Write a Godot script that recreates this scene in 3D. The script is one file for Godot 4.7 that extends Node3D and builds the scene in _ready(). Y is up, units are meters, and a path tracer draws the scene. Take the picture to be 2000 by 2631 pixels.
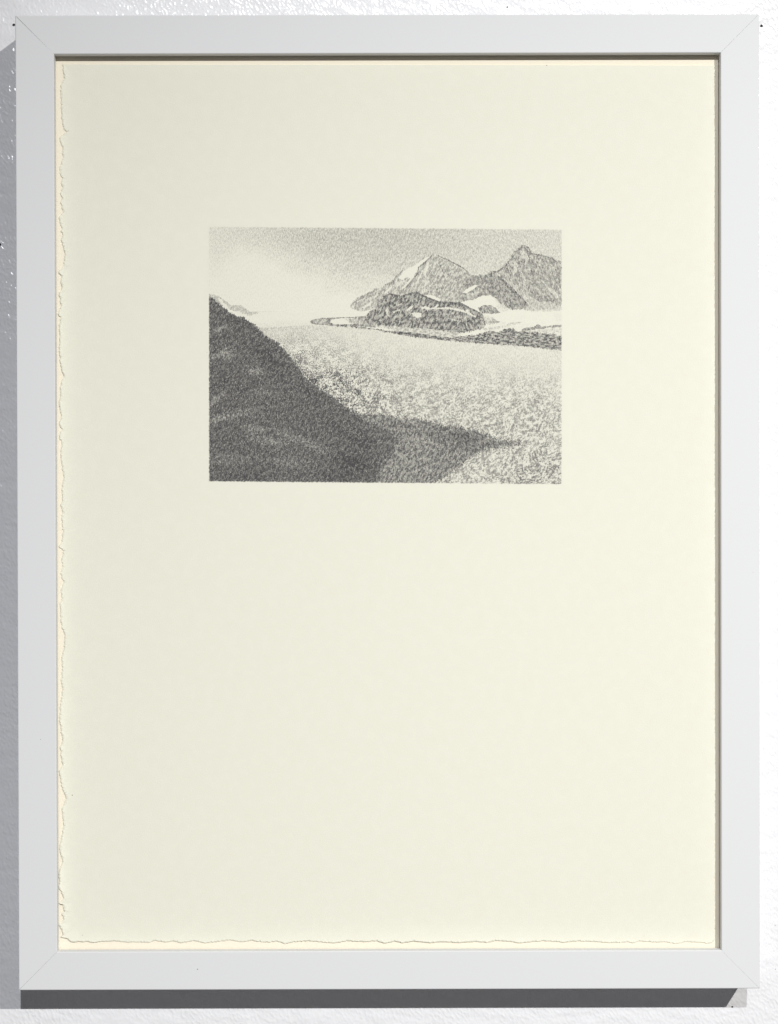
extends Node3D
# A small graphite drawing of a glacier on a torn-edged sheet, float-mounted in a white mitred frame on a roller-textured gallery wall.
# Metres; the frame's centre is the origin, the wall's face is z = 0.

const W := 0.318          # outer width of the frame
const H := 0.4174         # outer height
const RAIL := 0.01651     # width of the rails' faces
const DEEP := 0.030       # depth of the rails
const LIP := 0.0254       # back of the lip that overlaps the sheet
const BOARD := 0.0243     # face of the backing board
const FRONT := 0.02475   # face of the sheet
const BACK := 0.02432     # back of the sheet

# the torn left edge from the top down and the torn bottom edge from left to right, in millimetres
const LEFT_EDGE: Array[Vector2] = [
	Vector2(-139.56, 188.85), Vector2(-139.56, 187.68), Vector2(-139.24, 184.84), Vector2(-138.99, 182.84), Vector2(-140.43, 179.66), Vector2(-140.61, 176.82), Vector2(-140.29, 172.81), Vector2(-140.37, 168.80),
	Vector2(-140.06, 164.87), Vector2(-139.32, 161.27), Vector2(-138.15, 159.93), Vector2(-140.67, 158.09), Vector2(-141.08, 156.93), Vector2(-140.52, 154.92), Vector2(-139.68, 153.31), Vector2(-140.11, 150.57),
	Vector2(-139.53, 149.23), Vector2(-141.22, 144.28), Vector2(-140.73, 141.10), Vector2(-139.81, 140.03), Vector2(-140.74, 137.92), Vector2(-139.83, 135.68), Vector2(-140.97, 133.68), Vector2(-139.76, 131.56),
	Vector2(-140.77, 129.83), Vector2(-139.61, 125.22), Vector2(-141.46, 123.17), Vector2(-141.02, 120.67), Vector2(-140.14, 118.45), Vector2(-140.81, 117.11), Vector2(-139.65, 115.68), Vector2(-140.59, 113.93),
	Vector2(-138.84, 107.57), Vector2(-139.69, 102.04), Vector2(-141.78, 99.79), Vector2(-140.41, 97.74), Vector2(-140.89, 95.69), Vector2(-140.23, 93.01), Vector2(-141.58, 90.25), Vector2(-140.92, 87.06),
	Vector2(-140.69, 84.80), Vector2(-142.06, 81.62), Vector2(-140.94, 80.45), Vector2(-141.55, 75.26), Vector2(-141.19, 72.08), Vector2(-141.66, 66.62), Vector2(-141.01, 60.68), Vector2(-140.55, 57.50),
	Vector2(-139.69, 54.99), Vector2(-141.05, 50.30), Vector2(-141.10, 45.66), Vector2(-141.75, 42.31), Vector2(-140.52, 37.73), Vector2(-141.77, 34.71), Vector2(-140.54, 32.03), Vector2(-141.89, 29.02),
	Vector2(-140.68, 26.50), Vector2(-141.19, 20.13), Vector2(-140.89, 18.29), Vector2(-139.69, 11.07), Vector2(-140.63, 7.39), Vector2(-140.38, 1.35), Vector2(-141.26, -0.16), Vector2(-140.40, -2.94),
	Vector2(-140.68, -7.20), Vector2(-140.26, -11.40), Vector2(-140.71, -16.26), Vector2(-142.06, -18.74), Vector2(-139.99, -19.95), Vector2(-140.86, -24.15), Vector2(-140.48, -27.84), Vector2(-141.50, -29.98),
	Vector2(-140.04, -33.88), Vector2(-141.09, -36.98), Vector2(-140.80, -41.85), Vector2(-141.71, -43.06), Vector2(-141.42, -47.30), Vector2(-141.32, -50.66), Vector2(-140.58, -54.02), Vector2(-139.51, -56.37),
	Vector2(-139.95, -61.91), Vector2(-140.89, -66.11), Vector2(-140.64, -71.65), Vector2(-141.34, -76.52), Vector2(-140.67, -80.16), Vector2(-141.53, -86.76), Vector2(-141.99, -93.14), Vector2(-140.63, -102.55),
	Vector2(-141.78, -104.48), Vector2(-140.66, -112.63), Vector2(-142.25, -115.15), Vector2(-141.01, -122.18), Vector2(-139.15, -127.24), Vector2(-141.05, -131.63), Vector2(-140.45, -139.19), Vector2(-141.41, -144.91),
	Vector2(-142.37, -148.72), Vector2(-140.81, -154.41), Vector2(-142.62, -159.47), Vector2(-142.13, -163.24), Vector2(-142.64, -165.15), Vector2(-140.24, -170.22), Vector2(-142.77, -172.43), Vector2(-140.87, -173.06),
	Vector2(-139.94, -175.86), Vector2(-141.21, -176.86), Vector2(-140.27, -179.39), Vector2(-142.80, -181.57), Vector2(-140.91, -184.10), Vector2(-140.92, -186.03), Vector2(-141.88, -186.79),
]
const BOTTOM_EDGE: Array[Vector2] = [
	Vector2(-140.54, -187.40), Vector2(-138.86, -187.64), Vector2(-137.52, -189.15), Vector2(-134.16, -188.99), Vector2(-129.79, -189.00), Vector2(-128.50, -189.43), Vector2(-124.08, -189.02), Vector2(-118.10, -188.76),
	Vector2(-112.90, -189.55), Vector2(-110.48, -189.22), Vector2(-104.09, -189.49), Vector2(-100.90, -188.74), Vector2(-96.70, -189.37), Vector2(-93.17, -188.92), Vector2(-90.15, -189.77), Vector2(-84.77, -188.78),
	Vector2(-79.30, -189.80), Vector2(-68.48, -188.48), Vector2(-63.78, -189.33), Vector2(-59.57, -188.67), Vector2(-53.53, -189.52), Vector2(-48.15, -189.03), Vector2(-44.80, -190.22), Vector2(-40.93, -189.32),
	Vector2(-34.88, -188.89), Vector2(-24.13, -189.93), Vector2(-18.08, -188.93), Vector2(-10.86, -189.39), Vector2(-5.48, -188.96), Vector2(-1.95, -189.98), Vector2(2.42, -189.00), Vector2(5.80, -189.85),
	Vector2(10.70, -189.03), Vector2(14.94, -189.49), Vector2(17.99, -189.80), Vector2(20.84, -189.40), Vector2(25.45, -189.46), Vector2(30.36, -189.83), Vector2(36.90, -189.32), Vector2(42.08, -189.81),
	Vector2(45.71, -189.00), Vector2(52.32, -189.37), Vector2(56.04, -190.08), Vector2(60.95, -189.59), Vector2(66.68, -189.09), Vector2(72.12, -189.51), Vector2(74.87, -189.85), Vector2(81.29, -189.33),
	Vector2(86.40, -189.45), Vector2(91.99, -189.96), Vector2(95.30, -190.10), Vector2(100.71, -189.97), Vector2(103.06, -189.66), Vector2(105.08, -190.41), Vector2(107.93, -189.40), Vector2(115.49, -190.01),
	Vector2(119.53, -189.77), Vector2(123.56, -190.79), Vector2(127.93, -189.79), Vector2(136.33, -190.26), Vector2(136.92, -190.65), Vector2(139.52, -190.07), Vector2(140.53, -188.81),
]


func _ready() -> void:
	# ---- camera
	var cam := Camera3D.new()
	cam.name = "camera"
	cam.fov = 27.3823
	cam.near = 0.05
	cam.far = 20.0
	cam.position = Vector3(-0.000338, 0.003486, 0.93)
	cam.rotation = Vector3(-0.0081673, -0.00071293, -0.0022235)
	add_child(cam)
	cam.current = true
	# ---- surroundings: a dim room behind the camera
	var e := Environment.new()
	e.background_mode = Environment.BG_COLOR
	e.background_color = Color(0.105, 0.103, 0.107).linear_to_srgb()
	e.tonemap_mode = Environment.TONE_MAPPER_LINEAR
	e.tonemap_exposure = 1.0
	e.sdfgi_enabled = true
	e.ssao_enabled = true
	e.ssil_enabled = true
	var we := WorldEnvironment.new()
	we.name = "surroundings"
	we.environment = e
	add_child(we)
	# ---- two spotlights on a ceiling track, above and to the right of the camera
	spot("track_spotlight", Vector3(0.959, 1.045, 2.445), Vector3(0.335, -0.45, 0), 6.12, Color(1.0, 0.992, 0.975))
	spot("track_spotlight_001", Vector3(0.208, 1.062, 2.465), Vector3(0.30, -0.44, 0), 3.28, Color(0.965, 0.98, 1.0))
	# ---- the setting, then the things
	build_wall()
	build_frame()
	build_sheet()


func spot(called: String, at: Vector3, aim: Vector3, energy: float, tint: Color) -> void:
	var s := SpotLight3D.new()
	s.name = called
	add_child(s)
	s.look_at_from_position(at, aim, Vector3.UP)
	s.light_energy = energy
	s.light_color = tint
	s.light_size = 0.012
	s.spot_range = 8.0
	s.spot_attenuation = 2.0
	s.spot_angle = 25.0
	s.spot_angle_attenuation = 1.0
	s.shadow_enabled = true


# ---------------------------------------------------------------- helpers

func noise(sd: int, wavelength: float, octaves := 1) -> FastNoiseLite:
	var n := FastNoiseLite.new()
	n.seed = sd
	n.noise_type = FastNoiseLite.TYPE_SIMPLEX_SMOOTH
	n.frequency = 1.0 / wavelength
	n.fractal_type = FastNoiseLite.FRACTAL_FBM if octaves > 1 else FastNoiseLite.FRACTAL_NONE
	n.fractal_octaves = octaves
	return n


func lin(r: float, g: float, b: float) -> Color:
	return Color(r, g, b).linear_to_srgb()


func quad(st: SurfaceTool, a: Vector3, b: Vector3, c: Vector3, d: Vector3) -> void:
	for v in [a, b, c, a, c, d]:
		st.add_vertex(v)


func part(called: String, st: SurfaceTool, m: Material, parent: Node, smooth := false) -> MeshInstance3D:
	if smooth:
		st.index()
	st.generate_normals()
	var o := MeshInstance3D.new()
	o.name = called
	o.mesh = st.commit()
	o.material_override = m
	parent.add_child(o, true)
	return o


func begin(smooth := false) -> SurfaceTool:
	var st := SurfaceTool.new()
	st.begin(Mesh.PRIMITIVE_TRIANGLES)
	st.set_smooth_group(0 if smooth else 0xFFFFFFFF)
	return st


# a small round dab: a low dome with an uneven outline, its foot at z = 0
func dab(radius: float, height: float, sd: int) -> SurfaceTool:
	var st := begin(true)
	var r := RandomNumberGenerator.new()
	r.seed = sd
	var rim := []
	for k in 14:
		rim.append(r.randf_range(0.78, 1.12))
	var top := Vector3(0, 0, height)
	for k in 14:
		var p := []
		for j in 2:
			var a := -TAU * (k + j) / 14.0
			var q: float = rim[(k + j) % 14] * radius
			p.append([Vector3(cos(a) * q * 0.62, sin(a) * q * 0.62, height * 0.75), Vector3(cos(a) * q, sin(a) * q, -0.00004)])
		for v in [top, p[0][0], p[1][0]]:
			st.add_vertex(v)
		quad(st, p[0][0], p[0][1], p[1][1], p[1][0])
	return st


# ---------------------------------------------------------------- wall

const WALL_PIXELS := 1792
const WALL_TILE := 0.5

func build_wall() -> void:
	var paint := StandardMaterial3D.new()
	paint.resource_name = "white wall paint"
	paint.albedo_color = lin(0.825, 0.825, 0.838)
	paint.roughness = 0.18
	paint.metallic_specular = 0.38
	paint.uv1_triplanar = true
	paint.uv1_world_triplanar = true
	paint.uv1_triplanar_sharpness = 8.0
	paint.uv1_scale = Vector3.ONE / WALL_TILE
	paint.uv1_offset = Vector3(0.5, 0.5, 0.0)
	paint.heightmap_enabled = true
	paint.heightmap_scale = 0.1      # the relief texture holds millimetres
	paint.heightmap_texture = wall_relief()
	var box := BoxMesh.new()
	box.size = Vector3(3.0, 3.0, 0.1)
	var wall := MeshInstance3D.new()
	wall.name = "wall"
	wall.mesh = box
	wall.material_override = paint
	wall.position = Vector3(0, 0, -0.05)
	wall.set_meta("kind", "structure")
	add_child(wall)
	# pin holes left in the wall: place in millimetres, radius in millimetres
	var dark := StandardMaterial3D.new()
	dark.albedo_color = lin(0.02, 0.018, 0.024)
	dark.roughness = 0.8
	var k := 0
	for h in [[-164.9, 211.4, 0.75], [165.3, 210.2, 0.8], [53.1, 218.8, 0.5], [-171.5, 114.5, 0.75], [152.05, -223.9, 0.52], [171.06, -187.8, 0.2], [171.2, -207.2, 0.2]]:
		var hole := part("pin_hole", dab(h[2] * 0.001, 0.00012, 40 + k), dark, wall, true)
		hole.position = Vector3(h[0] * 0.001, h[1] * 0.001, 0.05)
		k += 1


func wall_relief() -> ImageTexture:
	var n := WALL_PIXELS
	var mm := WALL_TILE * 1000.0 / n
	var data := PackedFloat32Array()
	data.resize(n * n)
	var bumps := noise(11, 1.75)
	var fine := noise(12, 1.15)
	var broad := noise(13, 9.0, 2)
	var patch := noise(14, 45.0, 2)
	var c := cos(deg_to_rad(62.0))
	var s := sin(deg_to_rad(62.0))
	for j in n:
		var y := WALL_TILE * 500.0 - (j + 0.5) * mm
		for i in n:
			var x := (i + 0.5) * mm - WALL_TILE * 500.0
			if absf(x) < 140.0 and absf(y) < 185.0:
				continue             # behind the frame
			# roller strokes run down to the right: stretched along that way
			var a := x * c - y * s
			var b := x * s + y * c
			var p := bumps.get_noise_2d(a * 0.6, b)
			var q := fine.get_noise_2d(a * 0.7, b)
			var m := 0.75 + 0.5 * patch.get_noise_2d(x, y)
			data[j * n + i] = (maxf(p, -0.15) * 0.125 + q * 0.03) * m + broad.get_noise_2d(x * 0.6, y) * 0.2
	# brush and filler marks: shallow furrows, each from a to b with a sag, width and depth in millimetres
	for f in [
		[-173.0, 161.0, -160.0, 157.5, 2.0, 0.9, -0.10], [-173.0, 137.0, -160.0, 139.0, -1.5, 1.2, -0.09], [-175.0, -9.5, -160.0, -12.0, 1.0, 0.8, -0.10],
		[-175.0, -60.0, -160.0, -66.0, 2.0, 1.0, -0.05], [162.0, -38.0, 175.0, -33.5, -1.0, 0.9, -0.10], [-100.0, -228.0, -86.0, -224.0, 1.5, 0.9, -0.10],
		[-12.0, -226.5, 14.0, -229.5, 1.2, 0.9, -0.09], [60.0, -229.0, 96.0, -226.0, -1.0, 1.1, -0.06], [-150.0, -226.0, -136.0, -231.0, 1.0, 0.9, -0.08],
		[-40.0, 217.5, -28.0, 214.0, 0.6, 0.7, 0.10], [88.0, 222.0, 86.0, 217.0, 0.3, 0.5, -0.10], [163.0, 66.0, 171.0, 67.0, 0.6, 1.0, -0.08],
	]:
		var from := Vector2(f[0], f[1])
		var to := Vector2(f[2], f[3])
		var along := (to - from).normalized()
		var across := Vector2(-along.y, along.x)
		var span := from.distance_to(to)
		var reach: float = f[5] * 2.5
		var lo := from.min(to) - Vector2.ONE * (reach + absf(f[4]))
		var hi := from.max(to) + Vector2.ONE * (reach + absf(f[4]))
		for j in range(maxi(0, int((WALL_TILE * 500.0 - hi.y) / mm)), mini(n, int((WALL_TILE * 500.0 - lo.y) / mm))):
			for i in range(maxi(0, int((lo.x + WALL_TILE * 500.0) / mm)), mini(n, int((hi.x + WALL_TILE * 500.0) / mm))):
				var v := Vector2((i + 0.5) * mm - WALL_TILE * 500.0, WALL_TILE * 500.0 - (j + 0.5) * mm) - from
				var t := v.dot(along) / span
				if t < 0.0 or t > 1.0:
					continue
				var d: float = (v.dot(across) - f[4] * 4.0 * t * (1.0 - t)) / f[5]
				data[j * n + i] += f[6] * exp(-d * d) * sqrt(4.0 * t * (1.0 - t))
	return ImageTexture.create_from_image(Image.create_from_data(n, n, false, Image.FORMAT_RF, data.to_byte_array()))


# ---------------------------------------------------------------- frame

func build_frame() -> void:
	var frame := Node3D.new()
	frame.name = "picture_frame"
	frame.set_meta("label", "white painted frame with mitred corners hanging on the textured wall")
	frame.set_meta("category", "picture frame")
	add_child(frame)
	var paint := StandardMaterial3D.new()
	paint.resource_name = "satin white frame paint"
	paint.albedo_color = lin(0.737, 0.740, 0.746)
	paint.roughness = 0.6
	paint.metallic_specular = 0.35
	paint.uv1_triplanar = true
	paint.uv1_scale = Vector3.ONE * 9.0
	var nt := NoiseTexture2D.new()
	nt.width = 1024
	nt.height = 1024
	nt.seamless = true
	nt.noise = noise(31, 5.0, 4)
	paint.heightmap_enabled = true
	paint.heightmap_scale = 0.0022
	paint.heightmap_texture = nt
	# each rail: its outward direction, its length, and the open mitre at its two ends (outer edge, inner edge) in millimetres
	for r in [
		[Vector3(0, 1, 0), W, H, [0.11, 0.004], [0.035, 0.03]],
		[Vector3(1, 0, 0), H, W, [0.035, 0.03], [0.035, 0.02]],
		[Vector3(0, -1, 0), W, H, [0.035, 0.02], [0.045, 0.03]],
		[Vector3(-1, 0, 0), H, W, [0.045, 0.03], [0.11, 0.004]],
	]:
		var st := begin()
		var out: Vector3 = r[0]
		var along := Vector3(out.y, -out.x, 0)     # to the right when the outward side is up
		# profile: (distance in from the outer edge, height), front edges eased
		var e := 0.00045
		var prof: Array[Vector2] = [Vector2(0, 0.0006), Vector2(0, DEEP - e)]
		for k in [1, 2, 3]:
			var a: float = PI / 2 * k / 4.0
			prof.append(Vector2(e - e * cos(a), DEEP - e + e * sin(a)))
		prof.append(Vector2(e, DEEP))
		prof.append(Vector2(RAIL - e, DEEP))
		for k in [1, 2, 3]:
			var a: float = PI / 2 * k / 4.0
			prof.append(Vector2(RAIL - e + e * sin(a), DEEP - e + e * cos(a)))
		prof.append_array([Vector2(RAIL, DEEP - e), Vector2(RAIL, LIP), Vector2(0.011, LIP), Vector2(0.011, 0.0006)])
		var ends := []
		for side in [0, 1]:
			var ring := []
			for p in prof:
				var g: Array = r[3 + side]
				var gap: float = lerpf(g[0], g[1], p.x / RAIL) * 0.001
				var half: float = r[1] / 2 - p.x - gap
				ring.append(out * (r[2] / 2 - p.x) + along * half * (-1.0 if side == 0 else 1.0) + Vector3(0, 0, p.y))
			ends.append(ring)
		var n := prof.size()
		for k in n:
			var j := (k + 1) % n
			quad(st, ends[0][k], ends[1][k], ends[1][j], ends[0][j])
		# the sawn ends
		var flat := PackedVector2Array(prof)
		var tri := Geometry2D.triangulate_polygon(flat)
		for side in [0, 1]:
			for t in range(0, tri.size(), 3):
				var order := [tri[t], tri[t + 1], tri[t + 2]]
				if side == 1:
					order.reverse()
				for q in order:
					st.add_vertex(ends[side][q])
		part("rail", st, paint, frame)
	# the mount board
	var cream := StandardMaterial3D.new()
	cream.resource_name = "warm cream mount board"
	cream.albedo_color = lin(0.87, 0.80, 0.66)
	cream.roughness = 0.9
	cream.metallic_specular = 0.2
	var board := MeshInstance3D.new()
	board.name = "mount_board"
	var bm := BoxMesh.new()
	bm.size = Vector3(W - 0.0224, H - 0.0224, 0.003)
	board.mesh = bm
	board.material_override = cream
	board.position = Vector3(0, 0, BOARD - 0.0015)
	board.set_meta("label", "warm cream mount board showing round the sheet")
	frame.add_child(board)
	# specks of dirt on the paint
	var dirt := StandardMaterial3D.new()
	dirt.albedo_color = lin(0.06, 0.05, 0.045)
	dirt.roughness = 0.9
	for s in [[-82.27, -199.8, 0.24], [-149.2, -101.0, 0.13], [156.2, -30.0, 0.09]]:
		var o := part("speck", dab(s[2] * 0.001, 0.00006, int(s[0]) + 300), dirt, frame, true)
		o.position = Vector3(s[0] * 0.001, s[1] * 0.001, DEEP + 0.00002)


# ---------------------------------------------------------------- sheet

const PATCH := Rect2(-81.0, 4.0, 160.0, 118.5)   # the part of the sheet that the drawing's texture covers, in millimetres
const PAPER := Color(0.916, 0.909, 0.847)        # sRGB
const GRAPHITE := Color(0.325, 0.318, 0.318)
const DW := 1536
const DH := 1138

# one edge of the sheet, resampled finely and frayed
func frayed(line: Array, rough: float, step: float, sd: int) -> PackedVector2Array:
	var n1 := noise(sd, 1.6, 3)
	var n2 := noise(sd + 1, 1.6, 3)
	var out := PackedVector2Array()
	for k in line.size() - 1:
		var a: Vector2 = line[k]
		var b: Vector2 = line[k + 1]
		var parts := maxi(1, int(a.distance_to(b) / step))
		for j in parts:
			var p := a.lerp(b, float(j) / parts)
			out.append(p + Vector2(n1.get_noise_2d(p.x, p.y), n2.get_noise_2d(p.x, p.y)) * rough)
	return out


func build_sheet() -> void:
	var sheet := Node3D.new()
	sheet.name = "paper_sheet"
	sheet.set_meta("label", "cream sheet with torn edges and a small graphite glacier drawing, inside the frame")
	sheet.set_meta("category", "drawing")
	add_child(sheet)
	var tooth := NoiseTexture2D.new()
	tooth.width = 1024
	tooth.height = 1024
	tooth.seamless = true
	tooth.noise = noise(51, 6.0, 3)
	var paper := StandardMaterial3D.new()
	paper.resource_name = "cream rag paper"
	paper.albedo_color = PAPER
	var pencil := StandardMaterial3D.new()
	pencil.resource_name = "graphite on cream rag paper"
	pencil.albedo_texture = drawing_texture()
	pencil.texture_repeat = false
	for m in [paper, pencil]:
		m.roughness = 0.95
		m.metallic_specular = 0.2
	var pulp := NoiseTexture2D.new()
	pulp.width = 1024
	pulp.height = 1024
	pulp.seamless = true
	pulp.noise = noise(53, 60.0, 4)
	var ramp := Gradient.new()
	ramp.set_color(0, Color(0.990, 0.989, 0.985))
	ramp.set_color(1, Color(1.0, 1.0, 1.0))
	pulp.color_ramp = ramp
	paper.albedo_texture = pulp
	paper.albedo_color = Color(PAPER.r / 0.995, PAPER.g / 0.995, PAPER.b / 0.993)
	paper.heightmap_enabled = true
	paper.heightmap_scale = 0.003
	paper.heightmap_texture = tooth
	paper.uv1_triplanar = true
	paper.uv1_scale = Vector3.ONE * 8.0
	# ---- outline, going round from the top left corner down the left edge
	var edge := PackedVector2Array()
	var lift := PackedFloat32Array()
	var deckle := PackedFloat32Array()
	var calmed := PackedVector2Array()     # the edge without its fraying, for the rings further in
	var sides := [
		[LEFT_EDGE, 0.42, 0.3, 0.30, 1.3],
		[[LEFT_EDGE[-1]] + BOTTOM_EDGE, 0.26, 0.3, 0.42, 0.8],
		[[BOTTOM_EDGE[-1], Vector2(140.65, -150), Vector2(140.95, -120), Vector2(140.7, -80), Vector2(140.95, -30), Vector2(140.7, 10), Vector2(141.0, 60), Vector2(140.75, 110), Vector2(141.05, 150), Vector2(140.75, 180), Vector2(140.9, 187.9)], 0.55, 0.35, 0.0, 0.4],
		[[Vector2(140.9, 187.9), Vector2(0, 188.5), Vector2(-136.0, 188.9), LEFT_EDGE[0]], 0.03, 1.0, 0.0, 0.1],
	]
	var curl := noise(61, 60.0)
	for k in 4:
		var f := frayed(sides[k][0], sides[k][1], sides[k][2], 70 + k * 5)
		for i in f.size():
			var p := f[i]
			var wide := mini(14, mini(i, f.size() - 1 - i))
			var mean := Vector2.ZERO
			for j in range(-wide, wide + 1):
				mean += f[i + j] / (2.0 * wide + 1.0)
			calmed.append(mean)
			edge.append(p)
			lift.append(sides[k][3] * (0.65 + 0.8 * curl.get_noise_2d(p.x, p.y)))
			deckle.append(sides[k][4])
	var count := edge.size()
	var soft := noise(63, 1.1, 2)
	var st := begin(true)
	var rings := []
	var m3 := func(p: Vector2, z: float) -> Vector3: return Vector3(p.x, p.y, z) * 0.001
	var zf := FRONT * 1000.0
	var zb := BACK * 1000.0
	for k in count:
		var p := edge[k]
		var calm := calmed[k]
		var inner := Vector2(clampf(calm.x, -134.0, 134.0), clampf(calm.y, -182.0, 182.0))
		var way := (inner - calm).normalized()
		# smooth the lift along the edge a little so that the curl reads as a curl
		var up := 0.0
		for j in range(-20, 21):
			up += lift[(k + j + count) % count] / 41.0
		var thin: float = deckle[k] * (0.55 + 0.8 * soft.get_noise_2d(p.x, p.y))
		var body := p + way * maxf(0.12, thin)
		rings.append([
			m3.call(inner, zf), m3.call(inner.lerp(calm, 0.3), zf + up * 0.10), m3.call(inner.lerp(calm, 0.55), zf + up * 0.42),
			m3.call(body, zf + up * 0.9), m3.call(p.lerp(body, 0.12), zb + up + 0.20), m3.call(p, zb + up + 0.10), m3.call(p, zb + up),
			m3.call(inner, zb),
		])
	for k in count:
		var a: Array = rings[k]
		var b: Array = rings[(k + 1) % count]
		for j in a.size() - 1:
			st.set_smooth_group(0 if j < 3 else 1 if j < 6 else 2)
			quad(st, a[j], b[j], b[j + 1], a[j + 1])
	# the flat middle, with the drawing's own piece left open
	st.set_smooth_group(0)
	var x0 := PATCH.position.x
	var x1 := PATCH.end.x
	var y0 := PATCH.position.y
	var y1 := PATCH.end.y
	for q in [[-134.0, y1, 134.0, 182.0], [-134.0, -182.0, 134.0, y0], [-134.0, y0, x0, y1], [x1, y0, 134.0, y1]]:
		quad(st, m3.call(Vector2(q[0], q[3]), zf), m3.call(Vector2(q[2], q[3]), zf), m3.call(Vector2(q[2], q[1]), zf), m3.call(Vector2(q[0], q[1]), zf))
	quad(st, m3.call(Vector2(134, 182), zb), m3.call(Vector2(-134, 182), zb), m3.call(Vector2(-134, -182), zb), m3.call(Vector2(134, -182), zb))
	part("sheet", st, paper, sheet, true)
	# the drawn piece
	st = begin()
	var corner := [Vector2(x0, y1), Vector2(x1, y1), Vector2(x1, y0), Vector2(x0, y0)]
	var uv := [Vector2(0, 0), Vector2(1, 0), Vector2(1, 1), Vector2(0, 1)]
	for k in [0, 1, 2, 0, 2, 3]:
		st.set_uv(uv[k])
		st.add_vertex(m3.call(corner[k], zf))
	var d := part("drawing", st, pencil, sheet)
	d.set_meta("label", "graphite drawing of a glacier below two peaks")
	# specks on the paper
	var dirt := StandardMaterial3D.new()
	dirt.albedo_color = lin(0.22, 0.20, 0.17)
	dirt.roughness = 0.9
	for s in [[-132.2, -186.1, 0.16, 0.35], [-136.5, -125.7, 0.22, 0.1], [68.6, 188.0, 0.18, 0.1], [-14.5, -166.5, 0.10, 0.0], [-77.9, 65.0, 0.14, 0.0]]:
		var o := part("speck", dab(s[2] * 0.001, 0.00005, int(s[0]) + 500), dirt, sheet, true)
		o.position = Vector3(s[0] * 0.001, s[1] * 0.001, FRONT + s[3] * 0.001)


# ---------------------------------------------------------------- the drawing
# Worked out in units of about a tenth of a millimetre, x to the right and y down; its sheet coordinates follow from the two lines in drawing_texture().

var tone := PackedFloat32Array()     # how much graphite
var mottle := PackedFloat32Array()   # how uneven it is
var dx := PackedFloat32Array()
var dy := PackedFloat32Array()
var wob_a: FastNoiseLite
var wob_b: FastNoiseLite
var wob_c: FastNoiseLite


func shape(points: Array, level: float, uneven: float, wobble := 4.0) -> void:
	var poly := PackedVector2Array()
	for k in range(0, points.size(), 2):
		poly.append(Vector2(points[k], points[k + 1]))
	var lo := poly[0]
	var hi := poly[0]
	for p in poly:
		lo = lo.min(p)
		hi = hi.max(p)
	var pad := wobble + 4.0
	var i0 := maxi(0, int((lo.x - pad - 25.5) / UNIT))
	var i1 := mini(DW, int((hi.x + pad - 25.5) / UNIT) + 4)
	var j0 := maxi(0, int((lo.y - pad - 19.0) / UNIT))
	var j1 := mini(DH, int((hi.y + pad - 19.0) / UNIT) + 8)
	for j in range(j0, j1):
		for i in range(i0, i1):
			var k := j * DW + i
			var p := Vector2(dx[k], dy[k])
			p += Vector2(wob_a.get_noise_2dv(p), wob_b.get_noise_2dv(p)) * wobble + Vector2(wob_c.get_noise_2dv(p), wob_c.get_noise_2d(p.y, p.x)) * minf(wobble, 18.0) * 1.2
			if Geometry2D.is_point_in_polygon(p, poly):
				tone[k] = level
				mottle[k] = uneven


# a drawn line that swells and thins
func line_of(points: Array, width: float, level: float) -> void:
	var there := []
	var back := []
	var n := points.size() / 2
	for k in n:
		var p := Vector2(points[k * 2], points[k * 2 + 1])
		var a := maxi(0, k - 1)
		var b := mini(n - 1, k + 1)
		var way := (Vector2(points[b * 2], points[b * 2 + 1]) - Vector2(points[a * 2], points[a * 2 + 1])).normalized()
		var half := width * (0.35 if k == 0 or k == n - 1 else 0.8)
		var side := Vector2(-way.y, way.x) * half
		there.append_array([p.x + side.x, p.y + side.y])
		back = [p.x - side.x, p.y - side.y] + back
	shape(there + back, level, 0.45, 1.5)


func along(line: Array, x: float) -> float:
	for k in range(0, line.size() - 2, 2):
		if x <= line[k + 2]:
			return lerpf(line[k + 1], line[k + 3], clampf((x - line[k]) / (line[k + 2] - line[k]), 0.0, 1.0))
	return line[-1]


const UNIT := 1.0653    # drawing units in one pixel of its texture

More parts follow.
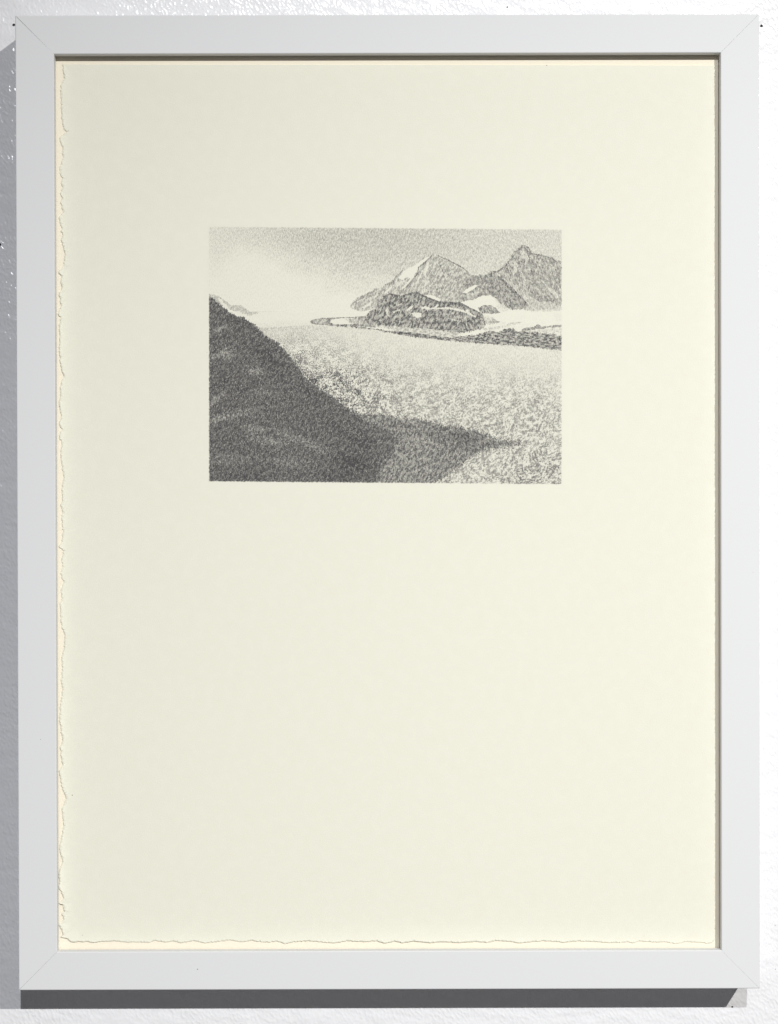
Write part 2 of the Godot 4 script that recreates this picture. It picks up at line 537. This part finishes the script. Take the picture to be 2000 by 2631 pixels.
func drawing_texture() -> ImageTexture:
	var n := DW * DH
	tone.resize(n)
	mottle.resize(n)
	dx.resize(n)
	dy.resize(n)
	wob_a = noise(81, 24.0, 5)
	wob_b = noise(82, 24.0, 5)
	wob_c = noise(85, 8.0, 2)
	var blotch := noise(83, 90.0, 3)
	var far_line := [66, 500, 310, 500, 500, 490, 600, 493, 700, 500, 800, 512, 900, 530, 1000, 545, 1100, 555, 1200, 565, 1300, 573, 1400, 578, 1500, 588, 1620, 602]
	var sky_low := [66, 330, 200, 215, 300, 225, 400, 290, 500, 345, 600, 390, 700, 420, 850, 440, 1000, 520, 1620, 640]
	var sky_level := [66, 0.09, 150, 0.11, 250, 0.14, 400, 0.20, 550, 0.255, 700, 0.27, 900, 0.275, 1050, 0.25, 1250, 0.205, 1450, 0.185, 1620, 0.165]
	# ---- sky, far ice and near ice
	for j in DH:
		for i in DW:
			var k := j * DW + i
			var x := PATCH.position.x + PATCH.size.x * (i + 0.5) / DW
			var y := PATCH.end.y - PATCH.size.y * (j + 0.5) / DH
			var cx := 10.22687 * x - 0.02283 * y + 853.87
			var cy := -0.02231 * x - 10.2327 * y + 1272.464
			dx[k] = cx
			dy[k] = cy
			var bl := blotch.get_noise_2d(cx, cy)
			var line := along(far_line, cx)
			if cy < line:
				var q := (cy - 60.0) / (along(sky_low, cx) - 60.0) + bl * 0.14
				tone[k] = 0.82 * along(sky_level, cx) * (1.0 - smoothstep(0.12, 1.0, q)) + 0.012
				mottle[k] = 0.35
				if cy > 432.0 + 0.006 * cx and cx < 760.0:
					tone[k] = 0.025 + 0.035 * smoothstep(462.0, 490.0, cy + bl * 12.0)
					mottle[k] = 0.1
			else:
				var near := smoothstep(0.0, 330.0, cy - line + 60.0 * smoothstep(900.0, 500.0, cx))
				var side := smoothstep(1000.0, 500.0, cx + (cy - 800.0) * 0.4)
				var t := lerpf(0.09, 0.29, near) + 0.16 * side * smoothstep(640.0, 820.0, cy) + 0.06 * smoothstep(620.0, 420.0, cx)
				t += 0.10 * smoothstep(1000.0, 1180.0, cy) * smoothstep(1250.0, 1480.0, cx)
				tone[k] = t + bl * 0.07 * near
				mottle[k] = lerpf(0.45, 1.0, smoothstep(0.0, 0.6, near)) + 0.6 * side * near
	# ---- far left snow ridge
	shape([60, 352, 82, 353, 108, 362, 140, 384, 160, 402, 185, 402, 205, 401, 222, 412, 240, 428, 290, 434, 245, 448, 200, 440, 120, 400, 60, 372], 0.24, 0.5, 3.0)
	shape([100, 370, 118, 374, 138, 398, 158, 424, 148, 424, 120, 396], 0.03, 0.2, 3.0)
	shape([165, 425, 200, 428, 225, 445, 205, 442], 0.04, 0.2, 2.0)
	shape([240, 428, 400, 430, 245, 432], 0.10, 0.2, 1.0)
	# ---- the snowy middle peak
	shape([685, 402, 710, 374, 745, 356, 790, 330, 830, 320, 860, 300, 885, 284, 905, 258, 932, 238, 962, 229, 985, 214, 1010, 194, 1045, 180, 1085, 194, 1120, 210, 1160, 234, 1200, 254, 1224, 270,
		1260, 330, 1230, 380, 1170, 395, 1075, 384, 960, 360, 860, 360, 800, 412, 750, 428, 712, 424, 690, 412], 0.295, 0.9, 4.0)
	shape([1095, 240, 1180, 250, 1222, 272, 1220, 330, 1170, 385, 1090, 380, 1020, 355, 1000, 330, 1060, 300], 0.34, 0.9, 8.0)
	shape([1042, 183, 1012, 196, 985, 216, 960, 232, 938, 238, 912, 262, 896, 284, 918, 292, 938, 276, 952, 286, 966, 270, 982, 250, 990, 232, 1015, 214], 0.02, 0.2, 2.5)
	shape([966, 262, 974, 268, 952, 300, 930, 322, 916, 330, 912, 326, 936, 304, 950, 284], 0.03, 0.3, 2.0)
	shape([1022, 216, 1032, 222, 1028, 248, 1018, 268, 1008, 270, 1014, 246], 0.06, 0.4, 3.0)
	shape([836, 346, 866, 318, 872, 322, 846, 350], 0.04, 0.3, 2.0)
	shape([868, 318, 905, 292, 935, 292, 900, 316], 0.14, 0.5, 3.0)
	shape([735, 412, 770, 390, 785, 384, 772, 402, 748, 416], 0.05, 0.3, 2.0)
	shape([760, 372, 800, 356, 812, 358, 772, 380], 0.16, 0.5, 3.0)
	shape([1008, 320, 1024, 290, 1034, 292, 1018, 330, 1006, 352, 998, 350], 0.17, 0.6, 5.0)
	# ---- the right peak
	shape([1326, 254, 1352, 242, 1366, 218, 1392, 194, 1404, 168, 1424, 152, 1448, 136, 1470, 146, 1486, 170, 1500, 178, 1532, 180, 1572, 190, 1602, 208, 1612, 204, 1630, 206, 1630, 418, 1560, 426, 1480, 428, 1400, 400], 0.405, 0.75, 4.0)
	shape([1380, 300, 1352, 268, 1392, 300, 1430, 330, 1500, 372, 1560, 392, 1630, 404, 1630, 418, 1560, 426, 1470, 428, 1440, 360], 0.235, 0.5, 8.0)
	shape([1432, 164, 1452, 160, 1462, 190, 1470, 214, 1458, 204, 1440, 186], 0.19, 0.6, 4.0)
	shape([1405, 212, 1420, 200, 1424, 240, 1412, 258], 0.22, 0.6, 5.0)
	shape([1560, 312, 1596, 350, 1606, 372, 1590, 372], 0.16, 0.6, 3.0)
	shape([1352, 300, 1372, 290, 1396, 306, 1404, 330, 1380, 322], 0.21, 0.6, 5.0)
	# ---- the dark ridge before it
	shape([1210, 278, 1222, 270, 1246, 272, 1258, 262, 1276, 272, 1290, 262, 1304, 250, 1328, 250, 1342, 268, 1382, 306, 1420, 350, 1460, 386, 1478, 402, 1462, 414, 1410, 422, 1384, 416, 1350, 396, 1322, 366, 1264, 362, 1236, 376, 1165, 392,
		1190, 350, 1190, 310], 0.51, 0.6, 4.0)
	shape([1180, 346, 1205, 326, 1236, 312, 1252, 312, 1232, 330, 1200, 348], 0.02, 0.2, 2.5)
	shape([1196, 352, 1250, 338, 1272, 338, 1240, 366, 1200, 376], 0.26, 0.6, 5.0)
	shape([1158, 392, 1190, 384, 1232, 376, 1266, 360, 1300, 358, 1322, 368, 1328, 386, 1352, 398, 1392, 420, 1480, 428, 1620, 424, 1640, 500, 1500, 490, 1320, 470, 1290, 440, 1240, 420, 1180, 404], 0.022, 0.15, 3.0)
	shape([1335, 392, 1362, 398, 1392, 424, 1350, 428, 1330, 408], 0.11, 0.4, 4.0)
	shape([1250, 412, 1274, 402, 1304, 402, 1330, 416, 1346, 434, 1312, 440, 1274, 438, 1256, 430], 0.50, 0.6, 3.0)
	shape([1470, 426, 1560, 420, 1640, 412, 1640, 424, 1560, 430], 0.15, 0.4, 3.0)
	shape([1580, 436, 1640, 432, 1640, 480, 1590, 470], 0.05, 0.2, 5.0)
	# ---- the ring of moraine and the dark hill
	shape([508, 474, 524, 464, 560, 458, 640, 455, 700, 454, 760, 448, 800, 470, 800, 500, 700, 492, 600, 490, 540, 488, 514, 482], 0.55, 0.5, 1.5)
	shape([524, 470, 560, 464, 584, 463, 578, 476, 584, 486, 545, 484, 522, 478], 0.36, 0.8, 1.5)
	shape([606, 464, 650, 458, 690, 457, 720, 462, 700, 474, 720, 484, 650, 487, 612, 486, 598, 476], 0.03, 0.25, 1.5)
	shape([660, 462, 720, 460, 760, 456, 770, 488, 720, 486, 690, 480], 0.30, 0.9, 5.0)
	shape([590, 490, 640, 489, 720, 494, 800, 506, 900, 522, 1000, 536, 1100, 545, 1160, 540, 1250, 530, 1300, 514, 1340, 520, 1368, 506, 1400, 508, 1430, 520, 1480, 512, 1540, 520, 1600, 535, 1640, 545, 1640, 606,
		1540, 592, 1440, 582, 1300, 573, 1200, 566, 1100, 556, 1000, 546, 900, 531, 800, 512, 700, 499, 620, 494], 0.60, 1.0, 4.0)
	shape([760, 486, 840, 480, 920, 492, 1010, 500, 1110, 516, 1200, 516, 1130, 548, 1060, 534, 960, 524, 880, 512, 820, 500], 0.22, 1.1, 5.0)
	shape([880, 514, 980, 526, 1060, 536, 1140, 548, 1100, 554, 1000, 544, 900, 530, 850, 518], 0.70, 0.7, 3.0)
	shape([748, 452, 776, 428, 800, 410, 812, 386, 830, 366, 862, 354, 900, 364, 924, 360, 948, 348, 972, 346, 1000, 352, 1040, 368, 1076, 382, 1120, 390, 1170, 394, 1200, 414, 1236, 424, 1262, 436, 1282, 458, 1286, 486, 1262, 508, 1190, 522, 1110, 516, 1010, 502, 900, 498, 820, 490, 756, 482], 0.59, 0.8, 4.0)
	shape([1005, 357, 1042, 356, 1086, 374, 1080, 384, 1060, 386, 1034, 374, 1010, 368], 0.02, 0.2, 2.5)
	shape([934, 424, 950, 406, 966, 402, 960, 414, 944, 428], 0.04, 0.4, 2.5)
	shape([944, 434, 980, 434, 1000, 436, 996, 452, 982, 456, 960, 444], 0.04, 0.5, 4.0)
	shape([996, 412, 1016, 404, 1040, 414, 1110, 411, 1176, 420, 1206, 432, 1240, 452, 1236, 456, 1196, 436, 1150, 424, 1100, 417, 1040, 420, 1004, 418], 0.05, 0.5, 3.0)
	shape([1050, 414, 1072, 396, 1078, 400, 1062, 416], 0.07, 0.4, 2.0)
	shape([842, 424, 850, 414, 854, 440, 848, 446], 0.12, 0.6, 3.0)
	shape([870, 430, 906, 418, 908, 424, 876, 436], 0.15, 0.6, 3.0)
	shape([1190, 420, 1208, 424, 1216, 440, 1204, 440], 0.10, 0.5, 3.0)
	shape([1060, 440, 1110, 436, 1190, 448, 1230, 470, 1180, 462, 1110, 450], 0.48, 0.9, 5.0)
	# ---- crests, gullies and snow lines
	for l in [
		[[1304, 251, 1332, 259, 1360, 236, 1380, 218, 1411, 177, 1447, 136, 1470, 147, 1485, 175, 1510, 180, 1549, 187, 1595, 208], 3.5, 0.62], [[1462, 146, 1470, 180, 1475, 213], 6.0, 0.62], [[1459, 172, 1472, 200], 5.0, 0.10],
		[[1412, 200, 1411, 240, 1404, 277], 5.0, 0.17], [[1329, 258, 1370, 300, 1416, 340, 1434, 366, 1472, 397], 5.0, 0.15], [[1439, 254, 1454, 289, 1447, 328], 5.5, 0.19], [[1528, 292, 1560, 326, 1584, 356], 5.0, 0.15],
		[[1472, 353, 1523, 379, 1592, 376], 12.0, 0.52], [[1523, 198, 1518, 228], 6.0, 0.20], [[1560, 214, 1572, 260], 5.0, 0.22], [[1494, 220, 1488, 262, 1500, 300], 9.0, 0.54], [[1428, 184, 1424, 222], 7.0, 0.54], [[1545, 230, 1540, 290], 10.0, 0.52], [[1380, 246, 1396, 280], 9.0, 0.56], [[1604, 230, 1606, 300], 8.0, 0.54],
		[[1043, 186, 1018, 211, 987, 237, 985, 256, 967, 284, 952, 302, 926, 328], 4.5, 0.58], [[1064, 180, 1107, 198, 1146, 218, 1184, 238, 1209, 261], 4.0, 0.56], [[1046, 264, 1038, 302], 8.0, 0.54], [[1197, 302, 1212, 279], 8.0, 0.56], [[1018, 289, 1013, 335], 6.0, 0.10], [[1060, 206, 1052, 240], 5.0, 0.10], [[1000, 262, 980, 300, 972, 330], 6.0, 0.10], [[1100, 262, 1112, 290], 5.0, 0.12], [[790, 346, 820, 330], 5.0, 0.10], [[890, 330, 870, 350], 5.0, 0.10], [[950, 316, 938, 344], 4.0, 0.10],
		[[839, 312, 873, 300, 893, 274, 919, 246], 5.0, 0.52], [[1078, 214, 1092, 250], 7.0, 0.50], [[1120, 236, 1150, 268], 5.0, 0.20], [[1090, 300, 1110, 344], 6.0, 0.22], [[700, 392, 750, 360, 800, 332], 6.0, 0.48], [[960, 300, 930, 340, 900, 350], 6.0, 0.50],
		[[830, 364, 862, 353, 911, 363, 977, 345, 1008, 361, 1082, 391, 1166, 391, 1217, 417, 1262, 437], 5.0, 0.78], [[1310, 256, 1300, 300, 1290, 330], 8.0, 0.62], [[1340, 272, 1400, 332, 1462, 392], 8.0, 0.66], [[1280, 300, 1262, 330], 5.0, 0.24],
		[[830, 400, 812, 440], 5.0, 0.24], [[905, 384, 892, 410], 5.0, 0.26], [[1126, 462, 1180, 474], 4.0, 0.22], [[880, 470, 960, 478], 4.0, 0.30], [[1040, 392, 1030, 406], 4.0, 0.14], [[990, 380, 986, 402], 5.0, 0.24],
	]:
		line_of(l[0], l[1], l[2])
	# ---- wedges and small stones on the right snow field
	shape([1270, 452, 1310, 450, 1336, 474, 1345, 480, 1296, 488, 1282, 482], 0.20, 0.8, 4.0)
	shape([1306, 470, 1346, 472, 1340, 480, 1300, 480], 0.44, 0.5, 2.5)
	shape([1268, 506, 1296, 500, 1360, 492, 1400, 478, 1450, 474, 1400, 490, 1330, 506, 1280, 514], 0.16, 0.9, 3.0)
	shape([1440, 508, 1462, 500, 1490, 498, 1512, 486, 1534, 496, 1560, 492, 1600, 488, 1640, 488, 1640, 494, 1600, 498, 1560, 500, 1530, 506, 1500, 508, 1478, 514, 1440, 516], 0.52, 0.6, 2.5)
	shape([1450, 516, 1520, 508, 1640, 500, 1640, 540, 1590, 532, 1500, 520], 0.13, 1.0, 4.0)
	shape([1362, 516, 1384, 504, 1404, 504, 1428, 520, 1400, 540, 1362, 530], 0.62, 0.6, 3.0)
	# ---- the dark slope in front and the grey rubble it runs out into
	shape([660, 860, 740, 884, 800, 876, 870, 884, 930, 900, 1000, 906, 1060, 914, 1110, 932, 1180, 940, 1250, 952, 1300, 974, 1330, 992, 1400, 1000, 1475, 1004, 1400, 1022, 1300, 1036, 1230, 1062, 1196, 1082, 1172, 1120, 1120, 1150, 1040, 1196, 600, 1200], 0.69, 0.8, 16.0)
	shape([1060, 926, 1130, 940, 1250, 958, 1300, 982, 1310, 1010, 1260, 1034, 1160, 1046, 1060, 1020, 1000, 970], 0.76, 0.7, 18.0)
	shape([860, 1060, 960, 1040, 1060, 1060, 1060, 1120, 960, 1180, 880, 1196, 850, 1130], 0.66, 0.8, 20.0)
	shape([690, 900, 780, 920, 860, 950, 900, 1000, 880, 1060, 830, 1100, 800, 1200, 560, 1200, 560, 900], 0.86, 0.5, 22.0)
	shape([60, 360, 84, 374, 110, 396, 150, 426, 178, 446, 205, 448, 240, 470, 262, 486, 290, 506, 305, 530, 330, 546, 370, 566, 396, 598, 420, 626, 446, 652, 466, 690, 482, 714, 520, 742, 560, 776, 610, 802, 640, 832, 690, 864, 740, 896, 780, 960, 800, 1040, 810, 1110, 780, 1200, 60, 1200], 0.885, 0.5, 7.0)
	# ---- lighter drifts and darker hollows on the slope: middle, half length, half width, lean, change
	var drifts := [
		[110, 506, 55, 14, -0.5, -0.20], [120, 612, 75, 16, -0.5, -0.22], [150, 625, 40, 30, -0.3, -0.13], [265, 692, 55, 22, 0.1, -0.20], [95, 815, 60, 18, -0.7, -0.20], [290, 780, 90, 25, 0.3, -0.10], [200, 880, 130, 24, -0.2, -0.13],
		[265, 945, 60, 25, 0.1, -0.18], [100, 905, 60, 20, -0.4, -0.18], [330, 1000, 110, 26, 0.2, -0.14], [430, 980, 120, 26, 0.35, -0.13], [150, 1080, 130, 30, 0.0, -0.10], [420, 1090, 110, 30, 0.1, -0.12], [540, 1030, 80, 26, 0.3, -0.12],
		[620, 940, 90, 20, 0.5, 0.06], [700, 1090, 130, 60, 0.2, 0.10], [740, 1000, 80, 40, 0.5, 0.08], [640, 1150, 130, 30, 0.0, 0.07], [330, 640, 130, 40, 0.8, 0.07], [240, 760, 80, 30, -0.4, 0.06], [520, 800, 90, 24, 0.7, 0.05], [180, 470, 70, 26, 0.6, 0.05], [110, 740, 60, 24, -0.5, 0.06],
		[230, 1150, 140, 22, 0.0, 0.07], [1000, 1000, 90, 20, 0.1, -0.10], [900, 930, 90, 16, 0.1, 0.08], [1180, 990, 90, 30, 0.1, 0.08],
	]
	var shred := noise(84, 16.0, 5)
	shred.fractal_gain = 0.7
	for d in drifts:
		for j in range(maxi(0, int((d[1] - 190.0 - 19.0) / UNIT)), mini(DH, int((d[1] + 190.0 - 19.0) / UNIT))):
			for i in range(maxi(0, int((d[0] - 210.0 - 25.5) / UNIT)), mini(DW, int((d[0] + 210.0 - 25.5) / UNIT))):
				var k := j * DW + i
				if tone[k] < 0.5:
					continue
				var vx: float = dx[k] - d[0]
				var vy: float = dy[k] - d[1]
				var co: float = cos(d[4])
				var si: float = sin(d[4])
				var p: float = (vx * co + vy * si) / d[2]
				var q: float = (vy * co - vx * si) / d[3]
				var f := exp(-p * p - q * q)
				if f > 0.02:
					tone[k] += d[5] * 1.2 * smoothstep(0.34, 0.66, f * 0.72 + shred.get_noise_2d(dx[k] * 1.3, dy[k]) * 0.75)
	# ---- graphite on the tooth of the paper
	var tooth := noise(91, 5.2, 2)
	var strokes := noise(92, 9.0, 2)
	var rocks := noise(93, 21.0, 4)
	rocks.fractal_gain = 0.62
	var ice := noise(94, 27.0, 5)
	ice.fractal_gain = 0.62
	var flecks := noise(98, 5.5, 2)
	var warp := noise(95, 130.0, 2)
	var rim := noise(96, 14.0, 3)
	var fibre := noise(99, 60.0, 4)
	var dust := RandomNumberGenerator.new()
	dust.seed = 5
	var bytes := PackedByteArray()
	bytes.resize(n * 3)
	for j in DH:
		for i in DW:
			var k := j * DW + i
			var cx := dx[k]
			var cy := dy[k]
			var t := tone[k]
			var m := mottle[k]
			# short upright pencil strokes, and the grain of the sheet
			var g := tooth.get_noise_2d(cx, cy * 0.6) * 0.8 + strokes.get_noise_2d(cx * 1.5, cy * 0.5) * 0.9 + dust.randf_range(-0.35, 0.35)
			var grain := 0.23 if t < 0.3 and cy < 480.0 else 0.40
			if m > 0.3:
				if t < 0.5 and cy > 500.0 and cx > 240.0 and cy > along(far_line, cx):
					# crevassed ice: flecks and bent ridges
					# its pattern grows from far to near
					var nigh := smoothstep(560.0, 900.0, cy)
					var wx := cx + warp.get_noise_2d(cx, cy) * 18.0
					var wy := cy + warp.get_noise_2d(cx + 3000.0, cy) * 18.0
					var c := lerpf(0.75, 0.25, nigh) * ice.get_noise_2d(wx * 3.4, wy * 4.4) + lerpf(0.15, 0.62, nigh) * ice.get_noise_2d(wx * 1.45 + wy * 0.5 + 700.0, wy * 1.55) + 0.34 * ice.get_noise_2d(wx * 0.42 + 1700.0, wy * 0.5) + 0.25 * flecks.get_noise_2d(cx * 0.8, cy * 0.7)
					var f := smoothstep(-0.26, 0.32, c)
					t = lerpf(t, t * (0.15 + 1.75 * f), minf(1.0, m)) + maxf(0.0, m - 1.0) * 0.62 * (f - 0.28)
				else:
					# rock: broken light and dark running down the slope
					var lean := 0.5 if cx < 1180.0 else -0.35
					var band := smoothstep(495.0, 520.0, cy) * smoothstep(640.0, 600.0, cy) * smoothstep(560.0, 640.0, cx)
					var f := smoothstep(-0.3, 0.3, lerpf(rocks.get_noise_2d(cx * 1.25 + cy * lean, cy * 0.75), rocks.get_noise_2d(cx * 0.8, cy * 1.9 - cx * 0.12), band))
					var high := smoothstep(620.0, 520.0, cy) * smoothstep(500.0, 560.0, cx)
					t = lerpf(t, t * (lerpf(0.66, 0.42, high) + lerpf(0.68, 1.16, high) * f), minf(1.0, m) * (1.0 - 0.35 * smoothstep(0.6, 0.9, t)))
					t -= 0.30 * smoothstep(0.15, 0.5, flecks.get_noise_2d(cx, cy * 0.7)) * smoothstep(0.3, 0.6, t)
					grain = 0.52
			t = maxf(t, 0.0)
			t += g * grain * sqrt(maxf(0.0, t * (1.1 - t)) + 0.0006)
			# the drawing's edges, a little uneven, with a breath of smudge outside
			var r := rim.get_noise_2d(cx, cy) * 3.0
			var top := 57.0 + (cx - 66.0) * 0.0082
			var low := 1176.5 + (cx - 66.0) * 0.0085
			var inside := minf(minf(cx - 65.5, 1616.5 - cx), minf(cy - top, low - cy)) + r
			var keep := smoothstep(-2.5, 2.5, inside)
			var smudge := 0.022 * exp(-maxf(0.0, -inside) / 9.0) * (0.6 + rim.get_noise_2d(cx * 0.3, cy * 0.3))
			t = clampf(lerpf(maxf(0.0, smudge), t, keep), 0.0, 1.06)
			var fleck := 1.0 + 0.004 * fibre.get_noise_2d(cx, cy)
			var col := Color(PAPER.r * fleck, PAPER.g * fleck, PAPER.b * fleck).lerp(GRAPHITE, t)
			bytes[k * 3] = int(clampf(col.r, 0, 1) * 255.0 + 0.5)
			bytes[k * 3 + 1] = int(clampf(col.g, 0, 1) * 255.0 + 0.5)
			bytes[k * 3 + 2] = int(clampf(col.b, 0, 1) * 255.0 + 0.5)
	return ImageTexture.create_from_image(Image.create_from_data(DW, DH, false, Image.FORMAT_RGB8, bytes))
